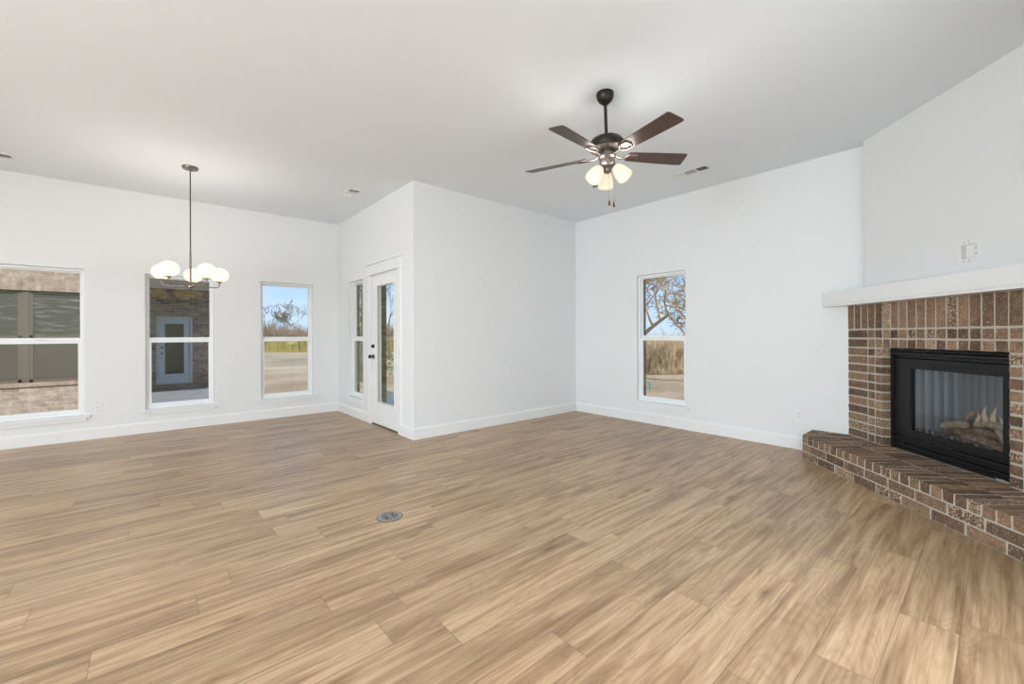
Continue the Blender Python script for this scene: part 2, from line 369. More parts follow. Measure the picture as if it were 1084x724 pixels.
def panel(mb, us, zs, holes, T, d0, d1):
    """wall slab between depths d0 and d1 with rectangular holes, T(u, d, z) -> world"""
    U_ = sorted(set([us[0], us[1]] + [h[0] for h in holes] + [h[1] for h in holes]))
    Z_ = sorted(set([zs[0], zs[1]] + [h[2] for h in holes] + [h[3] for h in holes]))
    def solid(i, j):
        if i < 0 or j < 0 or i >= len(U_) - 1 or j >= len(Z_) - 1: return False
        u = (U_[i] + U_[i + 1]) / 2; z = (Z_[j] + Z_[j + 1]) / 2
        return not any(h[0] < u < h[1] and h[2] < z < h[3] for h in holes)
    for i in range(len(U_) - 1):
        for j in range(len(Z_) - 1):
            if not solid(i, j): continue
            a, b, c, d = U_[i], U_[i + 1], Z_[j], Z_[j + 1]
            for dd in (d0, d1): mb.poly([T(a, dd, c), T(b, dd, c), T(b, dd, d), T(a, dd, d)])
            if not solid(i - 1, j): mb.poly([T(a, d0, c), T(a, d1, c), T(a, d1, d), T(a, d0, d)])
            if not solid(i + 1, j): mb.poly([T(b, d0, c), T(b, d1, c), T(b, d1, d), T(b, d0, d)])
            if not solid(i, j - 1): mb.poly([T(a, d0, c), T(b, d0, c), T(b, d1, c), T(a, d1, c)])
            if not solid(i, j + 1): mb.poly([T(a, d0, d), T(b, d0, d), T(b, d1, d), T(a, d1, d)])
    bmesh.ops.remove_doubles(mb.bm, verts=mb.bm.verts[:], dist=1e-5)
    return mb
TA = lambda u, d, z: (u, YA + d, z)
TC = lambda u, d, z: (XC + d, u, z)
TD = lambda u, d, z: (XD + d, u, z)
W1 = (-1.325, -0.588, 0.30, 2.065); W2 = (-0.032, 0.700, 0.30, 2.065); W3 = (1.271, 2.004, 0.30, 2.065)
W4 = (6.172, 6.742, 0.30, 2.09); W5 = (2.708, 3.446, 0.30, 2.10)
DR = (4.985, 5.860, 0.0, 2.11)
def wall(name, us, zs, holes, T, d0=0, d1=TI, m=M_WALL): return panel(MB(), us, zs, holes, T, d0, d1).build(name, m, kind='structure')
wall('wall_dining', (XL - TI, XC + TB), (0, H), [W1, W2, W3], TA)
wall('wall_dining_outer_brick', (XL - TB, XC + TB), (-0.45, H), [W1, W2, W3], TA, TI + .001, TB, M_BW_OUT)
wall('wall_patio_door', (YB + TI + .0002, YA - .0002), (0, H), [W4, DR], TC)
wall('wall_patio_door_outer_brick', (YB + TB + .001, YA - .001), (-0.45, H), [(W4[0] - .05, 6.93, W4[2], W4[3]), (DR[0] - .02, DR[1] + .03, -0.1, 2.15)], TC, TI + .001, TB, M_BW_OUT)
wall('wall_back', (XC, XD + TB), (0, H), [], lambda u, d, z: (u, YB + d, z))
wall('wall_back_outer_brick', (XC + TI + .001, XD + TB), (-0.45, H), [], lambda u, d, z: (u, YB + d, z), TI + .001, TB, M_BW_OUT)
wall('wall_right', (YE, YB - .001), (0, H), [W5], TD)
wall('wall_right_outer_brick', (YE - TB, YB + TB), (-0.45, H), [W5], TD, TI + .001, TB, M_BW_OUT)
W6 = (2.05, 2.60, 0.30, 2.10); W7 = (-4.2, -0.8, 0.12, 2.38); W8 = (-0.7, 2.7, 0.12, 2.38)  # openings added for the fill lights
wall('wall_front', (1.9, XD + TI), (0, H), [W6], lambda u, d, z: (u, YE - d, z))
wall('wall_kitchen_return', (YK, YE - TI - .001), (0, H), [], lambda u, d, z: (1.9 + d, u, z))
wall('wall_kitchen', (XL - TI, 1.9 + TI), (0, H), [], lambda u, d, z: (u, YK - d, z))
wall('wall_left', (YK + .001, YA - .001), (0, H), [W7, W8], lambda u, d, z: (XL - d, u, z))
MB().box(XL - TI, XD + TI, YK - TI, YA + TI, -0.12, 0).build('floor', M_FLOOR, kind='structure')
MB().box(XL - TI, XD + TI, YK - TI, YA + TI, H, H + 0.25).build('ceiling', M_CEIL, kind='structure')

# baseboards with an eased top
def baseboard(name, a, b, n):
    a, b = Vector((*a, 0)), Vector((*b, 0)); n = Vector((*n, 0))
    prof = [(0, 0), (.016, 0), (.016, .118), (.013, .128), (.007, .137), (.004, .141), (0, .141)]
    mb = MB(); A_ = [mb.bm.verts.new(a + n * d + Vector((0, 0, z))) for d, z in prof]; B_ = [mb.bm.verts.new(b + n * d + Vector((0, 0, z))) for d, z in prof]
    k = len(prof)
    for i in range(k): mb.bm.faces.new((A_[i], A_[(i + 1) % k], B_[(i + 1) % k], B_[i]))
    mb.bm.faces.new(A_); mb.bm.faces.new(B_[::-1]); return mb.build(name, M_TRIM, kind='structure')
e = .0005
baseboard('baseboard_dining', (XL, YA - e), (XC - .016, YA - e), (0, -1))
baseboard('baseboard_patio_door', (XC - e, 5.945), (XC - e, YA - e), (-1, 0))
baseboard('baseboard_patio_corner', (XC - e, YB - .016), (XC - e, 4.905), (-1, 0))
baseboard('baseboard_back', (XC - .016, YB - e), (XD - .016, YB - e), (0, -1))
baseboard('baseboard_right', (XD - e, 1.318), (XD - e, YB - e), (-1, 0))
baseboard('baseboard_front', (1.9, YE + e), (3.50, YE + e), (0, 1))
baseboard('baseboard_left', (XL + e, YK), (XL + e, YA - .02), (1, 0))

# ------------------------------------------------------------------ windows (white vinyl single hung, wooden stool and apron)
def window(n, W, T, lock=True):
    u0, u1, z0, z1 = W; zm = 1.205; r = empty('window_%d' % n, T((u0 + u1) / 2, 0.09, z0), 'structure')
    f = .030
    mb = MB()                                                    # outer frame
    for (a, b, c, d) in ((u0 + .001, u0 + f, z0, z1 - .001), (u1 - f, u1 - .001, z0, z1 - .001), (u0 + f, u1 - f, z1 - f, z1 - .001), (u0 + f, u1 - f, z0, z0 + .034)):
        mb.box(a, b, .045, .118, c, d, T)
    mb.build('window_frame', M_VINYL, r, bevel=.003)
    a0, a1 = u0 + f, u1 - f; s = .014
    up = MB()                                                    # upper sash, set outward
    for q in ((a0, a0 + s, zm, z1 - f), (a1 - s, a1, zm, z1 - f), (a0 + s, a1 - s, z1 - f - .016, z1 - f), (a0 + s, a1 - s, zm - .012, zm + .03)):
        up.box(q[0], q[1], .085, .112, q[2], q[3], T)
    up = up.build('upper_sash', M_VINYL, r, bevel=.002)
    MB().box(a0 + s, a1 - s, .096, .100, zm + .03, z1 - f - .016, T).build('glass_pane', M_GLASS, up)
    lo = MB(); t = .030
    for q in ((a0, a0 + t, z0 + .034, zm), (a1 - t, a1, z0 + .034, zm), (a0 + t, a1 - t, zm - .038, zm), (a0 + t, a1 - t, z0 + .034, z0 + .070)):
        lo.box(q[0], q[1], .055, .083, q[2], q[3], T)
    lo = lo.build('lower_sash', M_VINYL, r, bevel=.002)
    MB().box(a0 + t, a1 - t, .066, .070, z0 + .07, zm - .038, T).build('glass_pane', M_GLASS, lo)
    um = (u0 + u1) / 2
    MB().box(um - .03, um + .03, .048, .064, zm - .002, zm + .014, T).build('sash_lock', M_VINYL, lo, bevel=.004)
    MB().box(u0 - .045, u1 + .045, -.034, .0, z0 - .026, z0, T).box(u0 + .001, u1 - .001, .0, .046, z0 - .026 + .027, z0 + .003, T).build('window_stool', M_TRIM, r, bevel=.004)
    MB().box(u0 - .02, u1 + .02, -.014, -.0005, z0 - .075, z0 - .026, T).build('window_apron', M_TRIM, r, bevel=.003)
    return r
window(1, W1, TA); window(2, W2, TA); window(3, W3, TA); window(4, W4, TC); window(5, W5, TD)
window(6, W6, lambda u, d, z: (u, YE - d, z)); window(7, W7, lambda u, d, z: (XL - d, u, z)); window(8, W8, lambda u, d, z: (XL - d, u, z))  # added windows, out of view, that carry the fill lights
MB().box(XC - .35, XD + TI, YK - TI, YE - TI - .01, 2.62, 2.78).build('trim_added_sun_blocker', M_ROOF, kind='structure')  # unseen slab added to keep the sun off the added front window

# ------------------------------------------------------------------ patio door
D = empty('door_1', (XC, (DR[0] + DR[1]) / 2, 0), 'structure')
y0, y1 = 4.997, 5.842; zb, zt = .022, 2.095
mb = MB()
gy0, gy1, gz0, gz1 = 5.115, 5.66, 0.315, 1.945
panel(mb, (y0, y1), (zb, zt), [(gy0, gy1, gz0, gz1)], TC, .004, .048)
slab = mb.build('door_panel', M_TRIM, D, bevel=.002)
mb = MB()                                                        # raised lite moulding, both faces
for d0, d1 in ((-.006, .004), (.048, .058)):
    for q in ((gy0 - .022, gy0 + .012, gz0 - .022, gz1 + .022), (gy1 - .012, gy1 + .022, gz0 - .022, gz1 + .022), (gy0 + .012, gy1 - .012, gz0 - .022, gz0 + .012), (gy0 + .012, gy1 - .012, gz1 - .012, gz1 + .022)):
        mb.box(q[0], q[1], d0, d1, q[2], q[3], TC)
mb.build('glass_frame', M_TRIM, slab, bevel=.003)
MB().box(gy0, gy1, .022, .028, gz0, gz1, TC).build('glass_pane', M_GLASS, slab)
ky = 5.79
for side, sg in ((.004, -1), (.048, 1)):
    kb = MB().lathe([(0, 0), (.031, 0), (.031, .006), (.026, .010), (.012, .014), (.0105, .034), (.018, .040), (.027, .050), (.0285, .060), (.024, .069), (.012, .074), (0, .075)],
                    (XC + side, ky, .955), (sg, 0, 0), 24)
    kb.build('door_knob', M_BLACK, slab, smooth=True)
    db = MB().lathe([(0, 0), (.028, 0), (.028, .008), (.022, .014), (0, .014)], (XC + side, ky, 1.10), (sg, 0, 0), 24)
    if sg < 0: db.box(XC - .030, XC - .008, ky - .005, ky + .005, 1.082, 1.118)
    db.build('deadbolt', M_BLACK, slab, autos=35)
for hz in (0.32, 1.05, 1.83):
    MB().tube([(XC - .004, y0 - .004, hz - .05), (XC - .004, y0 - .004, hz + .05)], .0065, 10).box(XC - .001, XC + .003, y0, y0 + .012, hz - .05, hz + .05).build('hinge', M_STEEL, D)
mb = MB()
for q in ((DR[0] + .0, y0 - .003, 0), (y1 + .003, DR[1], 0)): mb.box(XC + .001, XC + .14, q[0] + .0005, q[1] - .0005, 0.0, DR[3] - .001)
mb.box(XC + .001, XC + .14, DR[0] + .0005, DR[1] - .0005, 2.098, DR[3] - .0005)
for q in ((y0, y0 + .012), (y1 - .012, y1)): mb.box(XC + .052, XC + .065, q[0] - .003, q[1] + .003, 0.02, 2.098)
mb.build('door_jamb', M_TRIM, D)
MB().box(XC + .0, XC + .16, y0 - .002, y1 + .002, 0.0005, .017).build('threshold', M_FRAMEDK, D, bevel=.003)
mb = MB()
mb.box(XC - .019, XC - .0005, DR[0] - .082, DR[0] + .006, 0, 2.102); mb.build('door_casing', M_TRIM, D, bevel=.002)
MB().box(XC - .019, XC - .0005, DR[1] - .006, DR[1] + .082, 0, 2.102).build('door_casing', M_TRIM, D, bevel=.002)
mb = MB().box(XC - .021, XC - .0005, DR[0] - .086, DR[1] + .086, 2.118, 2.246)
mb.box(XC - .032, XC - .0005, DR[0] - .096, DR[1] + .096, 2.1025, 2.118)
mb.box(XC - .042, XC - .0005, DR[0] - .106, DR[1] + .106, 2.246, 2.272); mb.build('door_header', M_TRIM, D, bevel=.002)

# ------------------------------------------------------------------ chimney breast and fireplace (diagonal across the corner)
r2 = math.sqrt(2)
P0 = Vector((XD, 1.02, 0)); DS = Vector((-1, -1, 0)) / r2; DN = Vector((-1, 1, 0)) / r2
LT = (1.02 - YE) * r2                                            # width of the brick face
def TF(s, n, z): return P0 + DS * s + DN * n + Vector((0, 0, z))
k = 4.35
ax, ay = 5.216, 0.866
bx_, by_ = XD - (ay - YE), YE + (XD - ax)
MB().prism([(XD, ay), (ax, ay), (bx_, by_), (bx_, YE), (XD, YE)][::-1], 1.56, H).build('wall_chimney_breast', M_WALL, kind='structure')

FP = empty('brick_fireplace', tuple(TF(LT / 2, 0, 0)))
tag(FP, 'brown brick corner fireplace with a raised brick hearth and white mantel shelf', 'fireplace')
rng = random.Random(5)
class Bricks(MB):
    def __init__(s):
        super().__init__(); s.l1 = s.bm.faces.layers.float.new('rnd'); s.l2 = s.bm.faces.layers.float.new('rnd2')
    def brick(s, a, b, c, d, z0, z1, T=TF, clip=None):
        tmp = MB(); j = lambda q: q + rng.uniform(-.0026, .0026)
        P = [(a, c, z0), (b, c, z0), (b, d, z0), (a, d, z0), (a, c, z1), (b, c, z1), (b, d, z1), (a, d, z1)]
        P = [T(j(x), j(y), j(z)) for x, y, z in P]
        fs = tmp.hexa(P); bmesh.ops.recalc_face_normals(tmp.bm, faces=tmp.bm.faces[:])
        if clip:
            for co, no in clip:
                gm = tmp.bm.verts[:] + tmp.bm.edges[:] + tmp.bm.faces[:]
                bmesh.ops.bisect_plane(tmp.bm, geom=gm, plane_co=co, plane_no=no, clear_outer=True)
                ed = [e for e in tmp.bm.edges if e.is_boundary]
                if ed: bmesh.ops.edgeloop_fill(tmp.bm, edges=ed)
            if len(tmp.bm.faces) < 4: tmp.bm.free(); return
        try: bmesh.ops.bevel(tmp.bm, geom=tmp.bm.edges[:], offset=.0045, segments=2, profile=0.6, affect='EDGES')
        except Exception: pass
        r1, rr2 = rng.random(), rng.random(); mp_ = {}
        for v in tmp.bm.verts: mp_[v] = s.bm.verts.new(v.co)
        for f in tmp.bm.faces:
            try: nf = s.bm.faces.new([mp_[v] for v in f.verts])
            except ValueError: continue
            nf[s.l1] = r1; nf[s.l2] = rr2
        tmp.bm.free()
PB = 0.0868; g2 = .0082
OS0, OS1, OZ1 = 0.446, 1.478, 1.117
RH = 0.0826; ZS = 0.2345                                         # course height, hearth top
B_ = Bricks(); NB = -.09
cols = [PB * i for i in range(0, 18)]
top_sold0, top_sold1 = 1.292, 1.545
n = int(LT / PB)
for i in range(n + 1):                                           # soldier course under the mantel and the two rows of square ends
    a = i * PB + g2 + .004; b = min((i + 1) * PB - g2 + .004, LT - .004)
    if b - a < .02: continue
    B_.brick(a, b, NB, 0, top_sold0 + g2, top_sold1)
    for q in (0, 1):
        if i < 3: continue
        B_.brick(a, b, NB, 0, top_sold0 - (q + 1) * (top_sold0 - OZ1) / 2 + g2, top_sold0 - q * (top_sold0 - OZ1) / 2 - g2)
hh = (top_sold0 - OZ1) / 2
zr = [(top_sold0 - (i + 1) * hh, top_sold0 - i * hh) for i in range(2)]
nrow = 11; rh = (OZ1 - ZS) / nrow
zr += [(OZ1 - (i + 1) * rh, OZ1 - i * rh) for i in range(nrow)]
for i, (z0, z1) in enumerate(zr):
    B_.brick(.004 + g2, 3 * PB - g2 + .004, NB, 0, z0 + g2, z1 - g2)
    if i >= 2:
        for q in (3, 4): B_.brick(q * PB + g2 + .004, (q + 1) * PB - g2 + (.004 if q == 3 else 0.016), NB, 0, z0 + g2, z1 - g2)
        for q in (0, 1): B_.brick(OS1 + q * PB + g2 - .004, OS1 + (q + 1) * PB - g2, NB, 0, z0 + g2, z1 - g2)
        a = OS1 + 2 * PB
        while a < LT - .03:
            b = min(a + 3 * PB, LT - .004); B_.brick(a + g2, b - g2, NB, 0, z0 + g2, z1 - g2); a += 3 * PB
B_.build('brick_surround', M_BRICK, FP)
mb = MB()                                                        # mortar body, 4 mm behind the brick faces
panel(mb, (.012, LT - .012), (0.001, 1.549), [(OS0 - .014, OS1 + .004, 0.10, OZ1 + .010)], lambda u, d, z: TF(u, -d, z), .006, .088)
mb.build('surround_mortar', M_MORTAR, FP)
# hearth ---------------------------------------------------------------------
HN = 0.468
ex0 = (XD - .0005, 1.316); c1 = (XD - (1.765 - 1.399) - .003, 1.316)
cF = 4.327 - HN * r2                                              # front line X - Y
c1 = (cF + 1.316, 1.316); c2 = (3.50, 3.50 - cF)
hp = [(XD - .0005, 1.316), c1, c2, (3.50, YE + .0005), (XD - .0005, YE + .0005)]
def inset(pts, d):
    n = len(pts); outp = []; cx = sum(p[0] for p in pts) / n; cy = sum(p[1] for p in pts) / n
    L_ = []
    for i in range(n):
        a = Vector(pts[i]); b = Vector(pts[(i + 1) % n]); t = (b - a).normalized(); nn = Vector((-t.y, t.x))
        if nn.dot(Vector((cx, cy)) - a) < 0: nn = -nn
        L_.append((a + nn * d, t))
    for i in range(n):
        (a, t), (b, u) = L_[i - 1], L_[i]; den = t.x * u.y - t.y * u.x; w_ = b - a; k_ = (w_.x * u.y - w_.y * u.x) / den
        q = a + t * k_; outp.append((q.x, q.y))
    return outp
ip = inset(hp, .0045)
MB().prism(ip, 0.001, ZS - .0035).build('hearth_mortar', M_MORTAR, FP)
def clips(pts):
    n = len(pts); cx = sum(p[0] for p in pts) / n; cy = sum(p[1] for p in pts) / n; r_ = []
    for i in range(n):
        a = Vector((*pts[i], 0)); b = Vector((*pts[(i + 1) % n], 0)); t = (b - a).normalized(); nn = Vector((-t.y, t.x, 0))
        if nn.dot(Vector((cx, cy, 0)) - a) > 0: nn = -nn
        r_.append((a, nn))
    return r_
CL = clips(hp)
Hb = Bricks()
s0 = (P0 - Vector((c1[0], c1[1], 0))).dot(-DS)
s1 = (Vector((c2[0], c2[1], 0)) - P0).dot(DS)
for row_ in (0, 1):                                              # two stretcher courses along the front
    a = s0 - (0.12 if row_ else 0.0)
    if row_: a = s0 - .235 / 2
    while a < s1:
        aa = max(a, s0); bb = min(a + .235, s1)
        if bb - aa > .03: Hb.brick(aa + .006, bb - .007, HN - .09, HN, row_ * .0785 + .005, (row_ + 1) * .0785 - .006)
        a += .235
    y = 1.316                                                    # short left end
    xx = c1[0] + .012
    while xx < XD - .03:
        xe = min(xx + .235, XD - .002); Hb.brick(xx, xe - .01, 1.316 - .09, 1.316, row_ * .0785 + .004, (row_ + 1) * .0785 - .005, T=lambda x, y, z: Vector((x, y, z))); xx += .235 if row_ == 0 else .12
a = s0 - .5
while a < s1 + .2:                                               # rowlock top, front rank then back rank
    Hb.brick(a + .007, a + .076, HN - .255, HN, .161, ZS, clip=CL)
    Hb.brick(a + .007 + .02, a + .076 + .02, (-.052 if OS0 < a < OS1 else -.25), HN - .266, .161, ZS, clip=CL)
    a += .083
Hb.build('raised_hearth', M_BRICK, FP)
# the mantel shelf: a thick white board wedged between both walls
mf = 4.111
MB().prism([(XD - .001, XD - mf), (XD - .001, XD - 4.40), (4.40 + YE + .001, YE + .001), (mf + YE + .001, YE + .001)], 1.549, 1.676).build('mantel_shelf', M_TRIM, FP, bevel=.003)
mb = MB().prism([(XD - .001, XD - mf - .012), (XD - .001, XD - 4.40), (4.40 + YE + .001, YE + .001), (mf + .012 + YE + .001, YE + .001)], 1.527, 1.549)
mb.build('mantel_trim', M_TRIM, FP)

# firebox insert ---------------------------------------------------------------
FB = empty('gas_fireplace_insert', tuple(TF((OS0 + OS1) / 2, -.2, ZS)))
tag(FB, 'black gas fireplace insert with glass front set in the brick surround', 'fireplace insert')
a0, a1, b0, b1 = OS0 + .004, OS1 - .004, ZS + .002, OZ1 - .004
nf = -.070
gs0, gs1, gz0_, gz1_ = .650, 1.385, .425, .955
mb = MB(); panel(mb, (a0 + .03, a1 - .03), (.36, 1.035), [(gs0, gs1, gz0_, gz1_)], lambda u, d, z: TF(u, nf - d, z), .0, .03)
mb.build('door_frame', M_IRON, FB, bevel=.003)
mb = MB(); panel(mb, (gs0 - .035, gs1 + .035), (gz0_ - .03, gz1_ + .03), [(gs0 + .004, gs1 - .004, gz0_ + .004, gz1_ - .004)], lambda u, d, z: TF(u, nf - d, z), -.006, .0)
mb.build('glass_bezel', M_IRON, FB, bevel=.002)
mb = MB()
for q in ((a0, a0 + .028, b0, b1), (a1 - .028, a1, b0, b1)): mb.box(q[0], q[1], nf - .03, nf + .01, q[2], q[3], TF)
mb.box(a0 + .028, a1 - .028, nf - .03, nf + .012, b1 - .016, b1, TF); mb.build('outer_frame', M_IRON, FB, bevel=.003)
mb = MB(); mb.box(a0 + .03, a1 - .03, nf - .02, nf + .014, 1.062, 1.092, TF); mb.box(a0 + .03, a1 - .03, nf - .03, nf - .015, 1.036, 1.098, TF); mb.build('top_louver', M_IRON, FB, bevel=.006)
lp = MB().box(a0 + .03, a1 - .03, nf - .02, nf + .004, .300, .352, TF).box(a0 + .03, a1 - .03, nf - .02, nf + .010, .262, .294, TF).box(a0 + .03, a1 - .03, nf - .02, nf + .004, b0, .256, TF).build('lower_access_panel', M_IRON, FB, bevel=.004)
MB().box(gs0, gs1, nf - .018, nf - .014, gz0_, gz1_, TF).build('glass_panel', M_FGLASS, FB)
# fluted liner: back wall with ribs, splayed sides, top and base
mb = MB(); sl, sr = gs0 - .09, gs1 + .02; bn = -.42
N_ = 60; prof = []
bl, br = .78, 1.30
pts = []
pathp = [(sl, nf - .035), (bl - .1, bn), (br + .06, bn), (sr, nf - .035)]
def along(path, n):
    L_ = [math.dist(path[i], path[i + 1]) for i in range(len(path) - 1)]; tot = sum(L_); o_ = []
    for i in range(n + 1):
        d = tot * i / n; j = 0
        while j < len(L_) - 1 and d > L_[j]: d -= L_[j]; j += 1
        f = d / L_[j]; p, q = path[j], path[j + 1]; o_.append((p[0] + (q[0] - p[0]) * f, p[1] + (q[1] - p[1]) * f, tot * i / n))
    return o_
pp = along(pathp, 260)
lo_ = []; hi_ = []
for s, nn, d in pp:
    off = .009 * abs(math.sin(PI * d / .062))
    cx, cy = (sl + sr) / 2, -.15; dx, dy = cx - s, cy - nn; L_ = math.hypot(dx, dy)
    q = (s + dx / L_ * off, nn + dy / L_ * off)
    lo_.append(mb.bm.verts.new(TF(q[0], q[1], .385))); hi_.append(mb.bm.verts.new(TF(q[0], q[1], 1.02)))
for i in range(260): mb.bm.faces.new((lo_[i], lo_[i + 1], hi_[i + 1], hi_[i]))
mb.poly([TF(s, nn, 1.02) for s, nn in pathp]); mb.poly([TF(s, nn, .385) for s, nn in pathp])
mb.build('fluted_liner', M_DARKIN, FB, smooth=False)
# brand lettering at the lower right
cu = bpy.data.curves.new('logo', 'FONT'); cu.body = 'heatilator'; cu.size = .022; cu.extrude = .0004
t_ = bpy.data.objects.new('logo_text', cu); COL.objects.link(t_)
dg = bpy.context.evaluated_depsgraph_get(); me = bpy.data.meshes.new_from_object(t_.evaluated_get(dg)); bpy.data.objects.remove(t_)
lg = bpy.data.objects.new('maker_lettering', me); COL.objects.link(lg); me.materials.clear(); me.materials.append(M_LOGO)
mw = Matrix(((DS.x, 0, DN.x, 0), (DS.y, 0, DN.y, 0), (0, 1, 0, 0), (0, 0, 0, 1)))
me.transform(mw)
lg.parent = lp; wl = TF(1.335, nf + .0055, .236)
q = lp; base = Vector((0, 0, 0))
while q is not None: base += q.location; q = q.parent
lg.location = wl - base; lg['label'] = 'small silver maker lettering'
# embers, logs and flames
mb = MB(); rr = random.Random(3)
for i in range(420):
    s = rr.uniform(gs0 - .06, gs1 + .0); nn = rr.uniform(-.36, nf - .05); r_ = rr.uniform(.006, .016)
    zc = .388 + r_ * .5 + .03 * max(0, 1 - abs(nn + .17) / .16)
    c = TF(s, nn, zc); mb.lathe([(0, -r_ * .7), (r_, -r_ * .1), (r_ * .7, r_ * .6), (0, r_ * .8)], c, (rr.uniform(-.5, .5), rr.uniform(-.5, .5), 1), 5)
mb.prism([tuple(TF(s, nn, 0).xy) for s, nn in [(sl + .02, nf - .04), (bl - .08, bn + .03), (br + .05, bn + .03), (sr - .03, nf - .04)]], .386, .398)
tag(mb.build('ember_bed', M_EMBER), 'bed of grey and white embers behind the fireplace glass', 'embers', kind='stuff')
def log(name, label, p, q, r, m, bend=.015, seed=0, group='ceramic logs in the fireplace'):
    rr = random.Random(seed); p = Vector(TF(*p)); q = Vector(TF(*q)); pts = []; rad = []
    side = (q - p).cross(Vector((0, 0, 1))).normalized()
    for i in range(13):
        t = i / 12; c = p.lerp(q, t) + Vector((0, 0, bend * math.sin(PI * t))) + side * bend * .6 * math.sin(5 * t + seed)
        pts.append(c); rad.append(r * (1 + rr.uniform(-.14, .14)) * (.72 if i in (0, 12) else 1))
    mb = MB().tube(pts, rad, 12)
    for v in mb.bm.verts: v.co += Vector([noise.noise(v.co * 30 + Vector((seed, k * 9, 0))) * r * .3 for k in range(3)])
    st = (p + q) / 2; d = (q - p).normalized()
    o = mb.build(name, m, smooth=True)
    return tag(o, label, 'log', group)
log('ceramic_log', 'longest ceramic log lying across the back of the fire bed', (.74, -.30, .46), (1.34, -.28, .475), .040, M_LOG, seed=1)
log('ceramic_log', 'reddish ceramic log slanting towards the front of the grate', (.95, -.22, .445), (1.34, -.12, .44), .030, M_LOG, seed=2)
log('ceramic_log', 'pale split ceramic log resting on the left of the back log', (.74, -.24, .475), (1.00, -.20, .545), .030, M_LOGW, seed=3)
log('ceramic_log', 'whitish forked ceramic log at the top of the pile', (.98, -.25, .54), (1.26, -.21, .575), .026, M_LOGW, seed=4)
log('ceramic_log', 'thin ceramic log leaning down to the right front of the fire', (1.15, -.24, .57), (1.37, -.13, .43), .018, M_LOGW, seed=5)
log('ceramic_log', 'thin ceramic log leaning up behind the pale split log', (.86, -.30, .50), (.98, -.26, .64), .018, M_LOG, seed=6)
def flame(c, h, wd, seed):
    mb = MB(); rr = random.Random(seed); pts = []; rad = []
    for i in range(12):
        t = i / 11; pts.append(TF(c[0] + .012 * math.sin(6 * t + seed), c[1] + .006 * math.sin(4 * t + seed), c[2] + h * t)); rad.append(max(.001, wd * (math.sin(PI * min(1, t * .75 + .25))) * (1 - t * .45)))
    return mb.tube(pts, rad, 10)
fl_ = [((1.10, -.225, .57), .15, .016, 1), ((1.16, -.225, .575), .155, .016, 2.3), ((1.04, -.23, .565), .09, .014, 4), ((1.21, -.225, .575), .08, .013, 5)]
for (c, h, wd, sd_), lb in zip(fl_, ('left tall pale gas flame above the logs', 'right tall pale gas flame above the logs', 'short gas flame left of the tall flames', 'short gas flame right of the tall flames')):
    tag(flame(c, h, wd, sd_).build('gas_flame', M_FLAME, smooth=True), lb, 'flame', 'flames above the ceramic logs')

# recessed media box above the mantel ----------------------------------------------
def TK(s, n, z): return P0 + DS * s + DN * (n - (4.35 - 4.327) / r2) + Vector((0, 0, z))
mbx = empty('media_wall_box', tuple(TK(1.205, 0, 1.77)))
tag(mbx, 'white recessed media wall box with empty gang openings above the mantel', 'wall box')
u0, u1, v0, v1 = 1.13, 1.285, 1.765, 1.925
mb = MB(); panel(mb, (u0, u1), (v0, v1), [(u0 + .022, u1 - .03, v0 + .028, v1 - .028)], lambda u, d, z: TK(u, d, z), .0005, .007)
mb.build('trim_plate', M_PLATE, mbx, bevel=.002)
mb = MB(); panel(mb, (u0 + .022, u1 - .03), (v0 + .028, v1 - .028), [], lambda u, d, z: TK(u, d, z), .0008, .0016)
mb.build('inner_panel', mat('shaded_grey_plastic', (0.60, 0.60, 0.58), 0.5), mbx)
mb = MB(); mb.box(u0 + .060, u1 - .034, .0018, .005, v0 + .032, v1 - .036, TK); mb.build('device_insert', M_PLATE, mbx, bevel=.002)
m_zinc = mat('zinc_screw', (0.3, 0.3, 0.3), 0.4, 0.7)
for (s, z) in ((u0 + .048, v1 - .012), (u0 + .085, v1 - .012), (u0 + .048, v0 + .012), (u0 + .085, v0 + .012), (u1 - .02, v0 + .055), (u1 - .02, v0 + .10)):
    MB().lathe([(0, .0), (.0042, 0), (.0042, .002), (0, .002)], TK(s, .007, z), DN, 10).build('screw', m_zinc, mbx)


# ------------------------------------------------------------------ outlets on the walls
def outlet(T, u, z, label):
    r = empty('wall_outlet', T(u, 0, z - .06))
    tag(r, label, 'outlet', 'duplex wall outlets above the baseboards')
    MB().box(u - .036, u + .036, -.006, -.0005, z - .058, z + .058, T).build('cover_plate', M_PLATE, r, bevel=.0025)
    for s in (-1, 1):
        f = MB().box(u - .017, u + .017, -.0085, -.006, z + s * .020 - .014, z + s * .020 + .014, T).build('receptacle', M_PLATE, r, bevel=.003)
        MB().box(u - .008, u - .0055, -.0092, -.0085, z + s * .020 - .004, z + s * .020 + .006, T).box(u + .0055, u + .008, -.0092, -.0085, z + s * .020 - .004, z + s * .020 + .006, T).box(u - .002, u + .002, -.0092, -.0085, z + s * .020 - .010, z + s * .020 - .006, T).build('slots', M_SLOT, f)
TBk = lambda u, d, z: (u, YB + d, z)
outlet(TA, -.471, .36, 'white duplex outlet on the dining wall right of the brick view window')
outlet(TBk, 3.715, .38, 'white duplex outlet on the plain wall between patio door and corner')
outlet(TD, 3.930, .385, 'white duplex outlet between the room corner and the right window')
outlet(TD, 1.443, .37, 'white duplex outlet beside the brick hearth')

